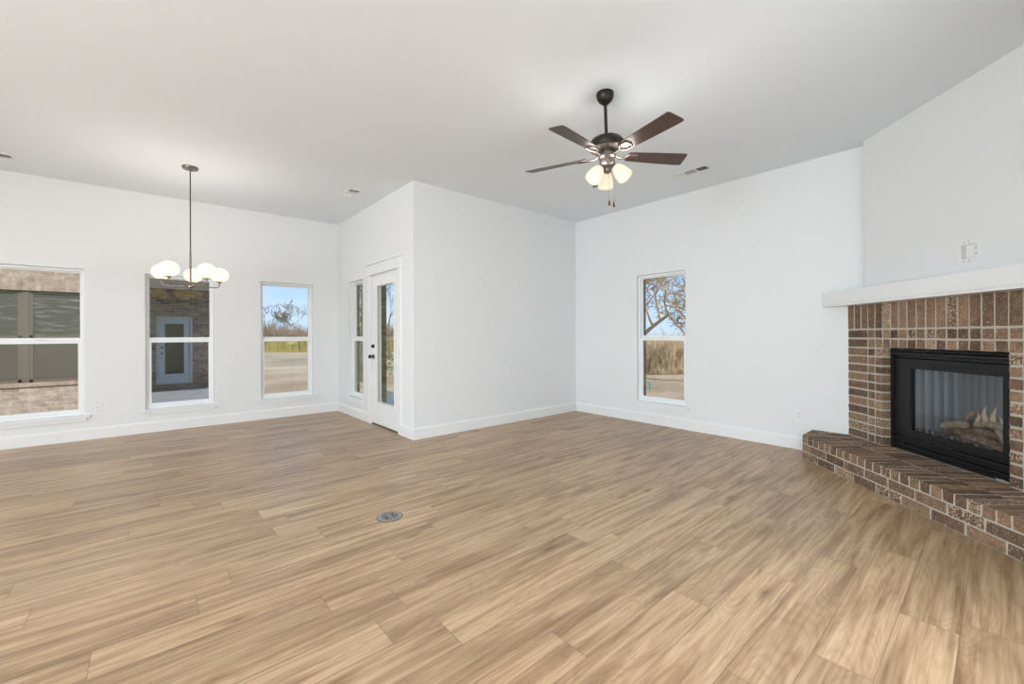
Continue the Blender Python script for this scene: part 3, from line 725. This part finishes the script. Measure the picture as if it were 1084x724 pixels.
# ------------------------------------------------------------------ ceiling registers
def register(cx, cy, lx, ly, label, along):
    r = empty('ceiling_vent', (cx, cy, H - .012)); tag(r, label, 'vent', 'white ceiling registers')
    T = (lambda a, b, z: (cx + a, cy + b, z)) if along == 'x' else (lambda a, b, z: (cx + b, cy + a, z))
    L_, W_ = lx / 2, ly / 2
    mb = MB(); panel(mb, (-L_, L_), (-W_, W_), [(-L_ + .025, L_ - .025, -W_ + .025, W_ - .025)], lambda u, d, z: T(u, z, H - d), .0005, .007)
    mb.build('vent_frame', M_PLATE, r, bevel=.002)
    MB().box(-L_ + .025, L_ - .025, -W_ + .025, W_ - .025, H - .0018, H - .0008, T).build('duct_opening', M_SLOT, r)
    mb = MB(); nx = int((2 * L_ - .05) / .014)
    for i in range(nx):                                          # fins lean away from the middle, in three banks
        a = -L_ + .025 + (i + .5) * (2 * L_ - .05) / nx; t = a / L_
        if abs(abs(t) - .33) < .05: mb.box(a - .007, a + .007, -W_ + .025, W_ - .025, H - .008, H - .003, T); continue
        k_ = .004 if t < -.33 else (-.004 if t > .33 else 0)
        P = [(a - k_ - .001, -W_ + .025, H - .009), (a - k_ + .001, -W_ + .025, H - .009), (a - k_ + .001, W_ - .025, H - .009), (a - k_ - .001, W_ - .025, H - .009),
             (a + k_ - .001, -W_ + .025, H - .002), (a + k_ + .001, -W_ + .025, H - .002), (a + k_ + .001, W_ - .025, H - .002), (a + k_ - .001, W_ - .025, H - .002)]
        mb.hexa([T(*q) for q in P])
    mb.build('vent_fins', M_PLATE, r)
register(4.68, 2.31, .43, .16, 'white ceiling register beside the fan near the right wall', 'y')
register(1.995, 5.51, .36, .17, 'white ceiling register near the patio door wall', 'y')
register(-1.25, 6.64, .42, .16, 'white ceiling register at the left edge over the dining wall', 'x')

# ------------------------------------------------------------------ floor outlet
fo = empty('floor_outlet', (1.256, 2.760, 0)); tag(fo, 'round grey metal floor outlet cover set in the planks', 'floor outlet')
MB().lathe([(0, .0005), (.080, .0005), (.080, .003), (.074, .006), (.058, .006), (.055, .0045), (0, .0045)], (1.256, 2.760, 0), seg=40).build('cover_ring', M_BRASSG, fo, autos=40)
MB().lathe([(.0805, .0004), (.086, .0004), (.086, .0025), (.0805, .0025), (.0805, .0004)], (1.256, 2.760, 0), seg=40).build('gasket', mat('dark_gasket', (0.1, 0.08, 0.07), .6), fo)
mb = MB()
for sx_ in (-1, 1):
    for dy in (-.016, .016): mb.box(1.256 + sx_ * .022 - .014, 1.256 + sx_ * .022 + .014, 2.760 + dy - .005, 2.760 + dy + .005, .0046, .0056)
    mb.lathe([(0, .0046), (.006, .0046), (.006, .0056), (0, .0056)], (1.256 + sx_ * .022, 2.760, 0), seg=12)
for k in range(12):
    a = 2 * PI * k / 12 + .26
    mb.lathe([(0, .0046), (.0055, .0046), (.0055, .0056), (0, .0056)], (1.256 + .046 * math.cos(a), 2.760 + .046 * math.sin(a), 0), seg=8)
mb.build('cover_slots', M_SLOT, fo)
MB().lathe([(.056, .0061), (.059, .0061), (.059, .0064), (.056, .0064), (.056, .0061)], (1.256, 2.760, 0), seg=36).build('inner_groove', M_SLOT, fo)
mb = MB().lathe([(0, .0056), (.012, .0056), (.011, .007), (0, .007)], (1.256, 2.76, 0), seg=16); mb.build('latch', M_BRASSG, fo)

# ------------------------------------------------------------------ chandelier with five opal globes
cx, cy = 0.350, 5.800
CH = empty('globe_chandelier', (cx, cy, H)); tag(CH, 'dark metal chandelier with five glowing opal globes on a long rod', 'chandelier')
MB().lathe([(0, 0), (.074, 0), (.074, -.018), (.070, -.024), (.020, -.026), (.014, -.040), (0, -.040)], (cx, cy, H), seg=36).build('canopy', M_NICKEL, CH, autos=35)
MB().tube([(cx, cy, H - .03), (cx, cy, 2.16)], .0055, 10).build('rod', M_BRONZE, CH, autos=40)
MB().tube([(cx, cy, 2.17), (cx, cy, 2.15), (cx, cy, 1.81)], [.0085, .0095, .0095], 12).build('stem', M_NICKEL, CH, autos=40)
hz = 1.80
MB().lathe([(0, -.028), (.018, -.028), (.022, -.018), (.034, -.016), (.036, -.004), (.036, .006), (.022, .012), (.012, .030), (0, .030)], (cx, cy, hz), seg=28).build('hub', M_NICKEL, CH, autos=35)
AL = .27
for i in range(5):
    th = YAW - PI / 2 + R(-22 + 72 * i)                          # angle measured from the camera's right
    d = Vector((math.cos(th), math.sin(th), 0)); c = Vector((cx, cy, hz))
    pts = [c + d * .03, c + d * (AL - .035), c + d * (AL - .018) + Vector((0, 0, .004)), c + d * (AL - .005) + Vector((0, 0, .016)), c + d * AL + Vector((0, 0, .032)), c + d * AL + Vector((0, 0, .05))]
    arm = MB().tube(pts, .0055, 10).build('arm', M_NICKEL, CH, autos=50)
    g0 = c + d * AL + Vector((0, 0, .048))
    MB().lathe([(0, 0), (.012, 0), (.012, .012), (.032, .015), (.034, .022), (.030, .024), (0, .024)], g0, seg=24).build('cup', M_NICKEL, arm, autos=35)
    gc = g0 + Vector((0, 0, .022 + .078))
    MB().sphere(gc, .088, 32, .90).build('globe', M_GLOBE, arm, smooth=True)
    po = area('globe_glow', gc + Vector((0, 0, .084)), (0, 0, 1), .13, .13, 1.1, (1, .95, .88)); po.data.shape = 'DISK'

# ------------------------------------------------------------------ ceiling fan
FX, FY = 2.660, 1.985
FN = empty('ceiling_fan', (FX, FY, H)); tag(FN, 'bronze five-blade ceiling fan with three lit frosted shades and pull chains', 'ceiling fan')
cr = Vector((math.sin(YAW), -math.cos(YAW), 0)); cf = Vector((math.cos(YAW), math.sin(YAW), 0))
FN.rotation_euler = Matrix.Rotation(R(-1.6), 3, cf).to_euler()
fb = lambda mb, nm, m, par=FN, **k: mb.build(nm, m, par, local=True, **k)
fb(MB().lathe([(0, 0), (.066, 0), (.066, -.020), (.062, -.040), (.050, -.062), (.030, -.080), (.018, -.086), (.016, -.094), (0, -.094)], seg=36), 'canopy', M_BRONZE, smooth=True)
fb(MB().tube([(0, 0, -.09), (0, 0, -.335)], .0125, 14), 'downrod', M_BRONZE, autos=40)
ZB = -.478                                                       # blade plane below the ceiling
fb(MB().lathe([(0, -.318), (.022, -.318), (.026, -.330), (.065, -.336), (.110, -.354), (.134, -.384), (.137, -.412), (.127, -.428), (.086, -.440), (.078, -.462), (0, -.462)], seg=44), 'motor_housing', M_BRONZE, autos=40)
mb = MB().lathe([(.079, -.442), (.122, -.431), (.122, -.434), (.079, -.4455), (.079, -.442)], seg=44); fb(mb, 'housing_band', M_NICKEL)
mb = MB().lathe([(0, -.462), (.066, -.462), (.066, -.496), (.058, -.506), (.060, -.545), (.052, -.566), (.030, -.580), (.028, -.602), (.016, -.614), (0, -.616)], seg=36)
fb(mb, 'switch_housing', M_NICKEL, autos=35)
phi0 = R(-29)
for i in range(5):
    ph = YAW - PI / 2 + phi0 + R(72 * i) + 0
    # angles above were measured in world space
    ph = R(-30 + 72 * i)
    dr = Vector((math.cos(ph), math.sin(ph), 0)); sd_ = Vector((-dr.y, dr.x, 0))
    pitch = R(-13)
    up = Vector((0, 0, 1)); wv_ = sd_ * math.cos(pitch) + up * math.sin(pitch); nv = dr.cross(wv_)
    O = Vector((0, 0, ZB))
    # blade outline: narrow root, wide tip with clipped, rounded corners
    ol = [(.165, -.046), (.19, -.052), (.40, -.062), (.60, -.068), (.630, -.069), (.641, -.064), (.646, -.054), (.658, .052), (.655, .062), (.645, .068), (.60, .069), (.40, .062), (.19, .052), (.165, .046)]
    mb = MB(); t_ = .003
    A1 = [mb.bm.verts.new(O + dr * a + wv_ * b + nv * t_) for a, b in ol]; A2 = [mb.bm.verts.new(O + dr * a + wv_ * b - nv * t_) for a, b in ol]
    mb.bm.faces.new(A1); mb.bm.faces.new(A2[::-1]); nn = len(ol)
    for q in range(nn): mb.bm.faces.new((A1[q], A1[(q + 1) % nn], A2[(q + 1) % nn], A2[q]))
    bl_ = fb(mb, 'blade', M_BLADE)
    bl_.data.materials[0] = M_BLADE
    mb = MB()                                                    # blade iron: an arm that forks into a plate under the blade
    mb.tube([Vector((0, 0, -.470)) + dr * .06, O + dr * .10 - nv * .016, O + dr * .15 - nv * .012], [.010, .009, .008], 8)
    mb.tube([O + dr * .14 - nv * .012, O + dr * .17 + wv_ * .034 - nv * .009, O + dr * .235 + wv_ * .036 - nv * .007], .0055, 8)
    mb.tube([O + dr * .14 - nv * .012, O + dr * .17 - wv_ * .034 - nv * .009, O + dr * .235 - wv_ * .036 - nv * .007], .0055, 8)
    mb.tube([O + dr * .235 + wv_ * .036 - nv * .007, O + dr * .250 - nv * .007, O + dr * .235 - wv_ * .036 - nv * .007], .005, 8)
    fb(mb, 'blade_iron', M_NICKEL, autos=50)
for i, a_ in enumerate((R(-36), R(203), R(84))):                 # shades: right, left, away
    d = cr * math.cos(a_) + cf * math.sin(a_)
    c = Vector((0, 0, -.565)); ax_ = (d * .62 - Vector((0, 0, 1)) * .80).normalized()
    e0 = c + d * .030; e1 = c + d * .058 - Vector((0, 0, .004))
    arm = fb(MB().tube([e0, c + d * .05 + Vector((0, 0, .006)), e1, e1 + ax_ * .016], [.009, .009, .012, .020], 10), 'lamp_arm', M_NICKEL, autos=50)
    prof = [(.022, .0), (.031, .006), (.043, .028), (.053, .062), (.059, .096), (.0605, .122)]
    inner = [(r_ - .003, h_) for r_, h_ in prof[::-1]]
    sh = MB().lathe(prof + inner, e1 + ax_ * .012, ax_, 30)
    o = sh.build('lamp_shade', M_SHADE, arm, smooth=True, local=True); o.location -= arm.location
    o = MB().sphere(e1 + ax_ * .068, .026, 16).build('bulb', M_BULB, arm, smooth=True, local=True); o.location -= arm.location
    po = area('fan_glow', (0, 0, 0), (0, 0, 1), .10, .10, 0.9, (1, .95, .88)); po.data.shape = 'DISK'; po.parent = FN; po.location = e1 + d * .085 + Vector((0, 0, .01))
for off, ln in ((cr * .000 - cf * .030, .235), (cr * .036 - cf * .02, .245)):
    top = Vector((0, 0, -.560)) + off; bot = top - Vector((0, 0, ln + .03))
    fb(MB().tube([top, bot], .0008, 6), 'pull_chain', M_CHAIN)
    fb(MB().lathe([(0, 0), (.0035, -.002), (.0065, -.020), (.0085, -.034), (.007, -.044), (0, -.046)], bot, seg=14), 'pull_fob', M_FOB, smooth=True)

# ------------------------------------------------------------------ added fill can lights, out of view behind and left of the camera
ncan = 0
for (x, y) in ((-3.2, 0.3), (-3.2, 3.0), (-3.2, 5.6), (-0.8, -1.6), (-2.6, -1.6), (-0.8, -3.4), (1.0, -1.6)):
    r = empty('added_can_light', (x, y, H - .01)); tag(r, 'added round ceiling fill light, unseen, on the kitchen side of the room', 'ceiling light', 'added fill lights of the kitchen side')
    MB().lathe([(.075, -.001), (.095, -.001), (.095, -.006), (.075, -.010), (.075, -.001)], (x, y, H), seg=28).build('trim_ring', M_PLATE, r)
    MB().lathe([(0, -.003), (.074, -.003), (.074, -.006), (0, -.006)], (x, y, H), seg=28).build('lens', M_CANLIT, r)
    l = area('added_can_lamp', (x, y, H - .02), (0, 0, -1), .15, .15, 20, (.98, .98, 1)); l.data.shape = 'DISK'

# ------------------------------------------------------------------ outside
GZ = -0.45
mb = MB(); mb.box(-60, 120, -40, 160, GZ - .3, GZ); mb.build('ground', M_GROUND, kind='structure')
MB().box(XC + TB, XD + TB, YB + TB, YA + 1.2, GZ, -.10).build('trim_porch_slab', M_CONC, kind='structure')
WY, WD = 12.6, 17.0
MB().box(-3.2, 2.6, YA + TB, WD, GZ, -.40).build('trim_patio_slab', M_CONC, kind='structure')

# house wing with twin window (left), porch with door (middle)
HW = empty('house_wing', (-2.2, 15.0, GZ)); tag(HW, 'brick house wing with porch seen beyond the dining windows', 'building')
TW = lambda u, d, z: (u, WY + d, z)
twl, twr = (-2.86, -1.90), (-1.80, -0.86)
panel(MB(), (-9, -.22), (GZ, 2.9), [(twl[0], twr[1], .34, 2.17)], TW, 0, .25).build('front_wall', M_BW_LIGHT, HW)
MB().box(twl[0] - .1, twr[1] + .12, WY - .012, WY + .05, 2.17, 2.425).build('soldier_course', M_BW_SOLD, HW)
MB().box(twl[0] - .1, twr[1] + .12, WY - .045, WY + .05, .26, .34).build('brick_sill', M_BW_SOLD, HW)
mb = MB().box(-.47, -.22, WY + .25, WD, GZ, 2.9); mb.build('side_wall', M_BW_DARK, HW)
dx0, dx1 = 0.235, 1.005
panel(MB(), (-.22, 2.0), (GZ, 2.9), [(dx0 - .065, dx1 + .065, -.235, 1.875)], lambda u, d, z: (u, WD + d, z), 0, .25).build('porch_wall', M_BW_DARK, HW)
mb = MB().box(-.22, 2.0, WY + .1, WD, 2.78, 2.86); mb.build('porch_ceiling', M_SOFFIT, HW)
MB().box(-.22, 2.0, WY - .05, WY + .12, 2.35, 2.86).build('porch_beam', M_SOFFIT, HW)
MB().box(1.80, 2.0, WY - .05, WY + .15, GZ, 2.35).build('porch_post', M_BW_LIGHT, HW)
mb = MB(); mb.prism([(-9.4, WY - .45), (2.4, WY - .45), (2.4, WD + 6), (-9.4, WD + 6)], 2.9, 3.0); mb.build('eave', M_SOFFIT, HW)
mb = MB(); vs = [mb.bm.verts.new(p) for p in ((-9.4, WY - .45, 3.0), (2.4, WY - .45, 3.0), (2.4, WD + 6, 3.0), (-9.4, WD + 6, 3.0), (-6, 17.2, 4.9), (-1, 17.2, 4.9))]
for f in ((0, 1, 5, 4), (1, 2, 5), (2, 3, 4, 5), (3, 0, 4)): mb.bm.faces.new([vs[i] for i in f])
mb.build('roof', M_ROOF, HW)
tw = MB()
for (a, b) in (twl, twr):
    for q in ((a, a + .05, .34, 2.17), (b - .05, b, .34, 2.17), (a, b, 2.12, 2.17), (a, b, .34, .40), (a, b, 1.22, 1.28)): tw.box(q[0], q[1], WY + .05, WY + .12, q[2], q[3])
tw.box(twl[1], twr[0], WY + .03, WY + .12, .34, 2.17)
tw = tw.build('twin_window', M_FRAMEDK, HW)
m_striped = mat('dark_striped_pane', (0.08, 0.085, 0.06), 0.5); g = G(m_striped)  # dark pane colour in horizontal bands with paler streaks
s_x = g.n('SeparateXYZ'); g.l(g.pos(), s_x.inputs[0]); wv2 = g.math('FRACT', g.math('MULTIPLY', s_x.outputs[2], 17))
cbl = g.ramp(wv2, [(0.0, (0.02, 0.02, 0.015)), (0.35, (0.055, 0.052, 0.038)), (0.9, (0.035, 0.034, 0.025))])
st_ = g.ramp(g.noise(g.mapping(g.pos(), (2, 1, 14)), 1.6, 5, .6), [(0.52, (0, 0, 0)), (0.72, (0.16, 0.16, 0.16))])
g.l(g.mix(1.0, cbl, st_, 'ADD'), g.b.inputs['Base Color'])
for (a, b) in (twl, twr):
    MB().box(a + .05, b - .05, WY + .085, WY + .095, 1.28, 2.12).build('window_pane', m_striped, tw)
    MB().box(a + .05, b - .05, WY + .07, WY + .08, .40, 1.22).build('insect_screen', M_SCREEN, tw)
pd = MB()
TP = lambda u, d, z: (u, WD + d, z)
panel(pd, (dx0, dx1), (-.225, 1.81), [(dx0 + .15, dx1 - .15, .07, 1.64)], TP, .02, .065)
pd = pd.build('porch_door', M_DOOREXT, HW)
mb = MB(); panel(mb, (dx0 - .065, dx1 + .065), (-.235, 1.875), [(dx0, dx1, -.225, 1.81)], TP, -.01, .09); mb.build('porch_door_frame', mat('grey_door_frame', (0.55, 0.56, 0.58), .5), HW)
MB().box(dx0 + .15, dx1 - .15, WD + .035, WD + .045, .07, 1.64).build('door_glass', mat('dark_door_glass', (0.03, 0.03, 0.025), 0.08, spec=0.4), pd)
mb = MB(); mb.lathe([(0, 0), (.03, 0), (.03, .02), (.015, .03), (.03, .05), (.025, .07), (0, .075)], (dx0 + .075, WD + .02, .72), (0, -1, 0), 14); mb.build('porch_door_knob', M_BLACK, pd)
mb = MB(); mb.lathe([(0, 0), (.028, 0), (.028, .02), (0, .02)], (dx0 + .075, WD + .02, .90), (0, -1, 0), 14); mb.build('porch_door_deadbolt', M_BLACK, pd)

# bare trees -------------------------------------------------------------------
def polar(px, dist, z=GZ):
    t = (px - 542) / FPX; d = F + Rt * t; d = d * dist; return Vector((d.x, d.y, z))
def bare_tree(name, label, cat, base, h, seed, m, spread=.55, r0=.16, levels=6, first=.28, group='bare trees beyond the house', dens=3, rmin=.006, lean=0):
    rr = random.Random(seed); mb = MB(); mb.base = base; base = Vector(base)
    def grow(p, d, L_, r, lv):
        n = 4; pts = [p]; rad = [r]; q = p.copy()
        for i in range(n):
            d = (d + Vector((rr.uniform(-1, 1), rr.uniform(-1, 1), rr.uniform(-.6, .9))) * .20).normalized(); q = q + d * L_ / n
            pts.append(q.copy()); rad.append(max(rmin * .8, r * (1 - .42 * (i + 1) / n)))
        mb.tube(pts, rad, 6 if lv > levels - 3 else 3, caps=False)
        if lv <= 0: return
        k_ = dens if lv > 1 else dens + 1
        for i in range(k_):
            f = rr.uniform(.45, 1) if i else 1; j = min(n, max(1, round(f * n)))
            a = Vector((rr.uniform(-1, 1), rr.uniform(-1, 1), rr.uniform(-.35, .8))); a = (a - d * a.dot(d)).normalized()
            nd = (d * (1 - spread * rr.uniform(.6, 1.2)) + a * spread * rr.uniform(.8, 1.3)).normalized()
            grow(pts[j], nd, L_ * rr.uniform(.62, .84), max(rmin, rad[j] * rr.uniform(.6, .78)), lv - 1)
    grow(base, Vector((lean, rr.uniform(-.1, .1), 1)).normalized(), h * first, r0, levels)
    o = mb.build(name, m, smooth='tree'); return tag(o, label, cat, group)
bare_tree('bare_tree', 'tall bare tree leaning right near the left of the third dining window', 'tree', polar(288, 50), 8.6, 11, M_BARKG, .40, .20, 8, .22, rmin=.024, lean=.4, dens=2)
bare_tree('bare_tree', 'bare tree at the right side of the third dining window', 'tree', polar(316, 53), 8.6, 23, M_BARKG, .40, .17, 8, .22, rmin=.024, dens=2)
bare_tree('bare_tree', 'thin bare tree between the two larger ones in the third dining window', 'tree', polar(304, 58), 7.2, 17, M_BARKG, .38, .13, 7, .24, rmin=.024, dens=2)
bare_tree('bare_tree', 'far bare tree low at the left of the third dining window', 'tree', polar(279, 66), 4.6, 21, M_BARKG, .5, .12, 7, .22, rmin=.024, dens=2)
bare_tree('bare_tree', 'bare tree with grey branches against the sky in the patio door glass', 'tree', polar(413, 30), 8.5, 31, M_BARKG, .36, .15, 8, .22, rmin=.014, dens=2)
bare_tree('bare_tree', 'wide sunlit-gold bare tree filling the upper right window', 'tree', polar(668, 13.5), 7.0, 44, M_BARK, .66, .19, 6, .25, rmin=.012, lean=.35)
bare_tree('bare_tree', 'second sunlit-gold bare tree behind the right window, nearer its outer edge', 'tree', polar(748, 15), 7.0, 47, M_BARK, .68, .18, 6, .25, rmin=.012, lean=-.3)

bare_tree('bare_tree', 'third sunlit-gold bare tree whose branches reach in from the left of the right window', 'tree', polar(655, 15.5), 7.5, 52, M_BARK, .62, .12, 6, .25, rmin=.013, lean=.2)

def twigs(mb, pa, pb, depth, h0, h1, n, seed, wid=.012, lean=.3):
    rr = random.Random(seed); pa = Vector(pa); pb = Vector(pb); t = (pb - pa); nn = Vector((-t.y, t.x, 0)).normalized()
    for i in range(n):
        f = rr.random(); p = pa + t * f + nn * rr.uniform(0, depth); h = rr.uniform(h0, h1) * (0.8 + .45 * noise.noise(Vector((f * 9, seed, 0))))
        d = Vector((rr.uniform(-lean, lean), rr.uniform(-lean, lean), 1)).normalized(); q = p + d * h * .5; e_ = q + (d + Vector((rr.uniform(-lean, lean), rr.uniform(-lean, lean), 0)) * 1.6).normalized() * h * .5
        mb.tube([p, q, e_], [wid, wid * .8, wid * .25], 3, caps=False)
    return mb
def mound(mb, pa, pb, depth, h, seed, step=1.0):
    """uneven solid core of a thicket so that the twigs do not float in front of open sky"""
    pa = Vector(pa); pb = Vector(pb); t = pb - pa; L_ = t.length; t.normalize(); nn = Vector((-t.y, t.x, 0)); n = max(6, int(L_ / step * 2))
    rows = []
    for i in range(n + 1):
        p = pa + t * (L_ * i / n); ring = []
        for k in range(9):
            a = PI * k / 8; rr_ = 1 + .35 * noise.noise(Vector((i * .35, k * .6, seed))) ; hh_ = h * (.85 + .3 * noise.noise(Vector((i * .22, seed, 3))))
            ring.append(mb.bm.verts.new(p + nn * (depth / 2 - depth / 2 * math.cos(a) * rr_) + Vector((0, 0, hh_ * math.sin(a) * rr_))))
        rows.append(ring)
    for i in range(n):
        for k in range(8): mb.bm.faces.new((rows[i][k], rows[i + 1][k], rows[i + 1][k + 1], rows[i][k + 1]))
    return mb
mb = twigs(MB(), polar(650, 18.0), polar(790, 18.0), 2.4, 1.1, 2.3, 2600, 3, .016, .45)
twigs(mb, polar(650, 17.6), polar(790, 17.6), .8, .3, .8, 700, 5, .012, .7)
mound(mb, polar(640, 20.5), polar(800, 20.5), 3, 1.75, 2)
tag(mb.build('dry_brush', M_TWIG), 'tan dry brush along the edge of the lawn beyond the right window', 'brush', kind='stuff')
mb = twigs(MB(), polar(225, 44), polar(430, 44), 1.5, 1.2, 1.6, 6500, 8, .05, .08)
mound(mb, polar(215, 45.2), polar(440, 45.2), 1.5, 1.35, 6, 3)
tag(mb.build('tall_grass', M_TALLG), 'strip of yellow green tall grass across the field beyond the dining windows', 'grass', kind='stuff')
mb = twigs(MB(), polar(215, 49), polar(440, 49), 4, 2.0, 4.2, 4200, 9, .04, .3)
mound(mb, polar(205, 55), polar(450, 55), 4, 2.5, 7, 3)
tag(mb.build('far_brush', M_TWIGG), 'grey brown brush above the tall grass beyond the dining windows', 'brush', kind='stuff')
# evergreen by the porch, seen in the narrow window
def evergreen(base, h, r, seed):
    rr = random.Random(seed); mb = MB(); mb.base = base; b = Vector(base)
    for i in range(9000):
        f = rr.random() ** .8; a = rr.uniform(0, 2 * PI); q = rr.uniform(.35, 1) * r * (1 - f * .75) * (1 + .25 * noise.noise(Vector((a * 2, f * 6, seed))))
        p = b + Vector((math.cos(a) * q, math.sin(a) * q, .1 + f * h)); d = Vector((math.cos(a), math.sin(a), rr.uniform(-.3, .9))).normalized(); s_ = rr.uniform(.03, .07)
        u_ = d.orthogonal().normalized() * s_ * .5
        mb.poly([p - u_, p + u_, p + d * s_ * 2.2])
    return mb
et = empty('evergreen_tree', polar(384, 15.5)); tag(et, 'green leafy evergreen seen through the narrow side window', 'tree')
evergreen(tuple(polar(384, 15.5)), 4.3, 1.15, 3).build('foliage', M_LEAF, et)
MB().tube([polar(384, 15.5), polar(384, 15.5) + Vector((0, 0, 3.6))], [.12, .03], 10).build('trunk', M_BARKG, et, smooth=True)
tm = polar(688, 13.0); mk = MB().box(tm.x - .018, tm.x + .018, tm.y - .018, tm.y + .018, GZ, GZ + .16); mk.lathe([(.0, .16), (.04, .16), (.04, .21), (.02, .23), (0, .23)], (tm.x, tm.y, GZ), seg=12)
tag(mk.build('utility_marker', M_TEAL, bevel=.005), 'small teal marker post standing on the lawn beyond the right window', 'marker post')
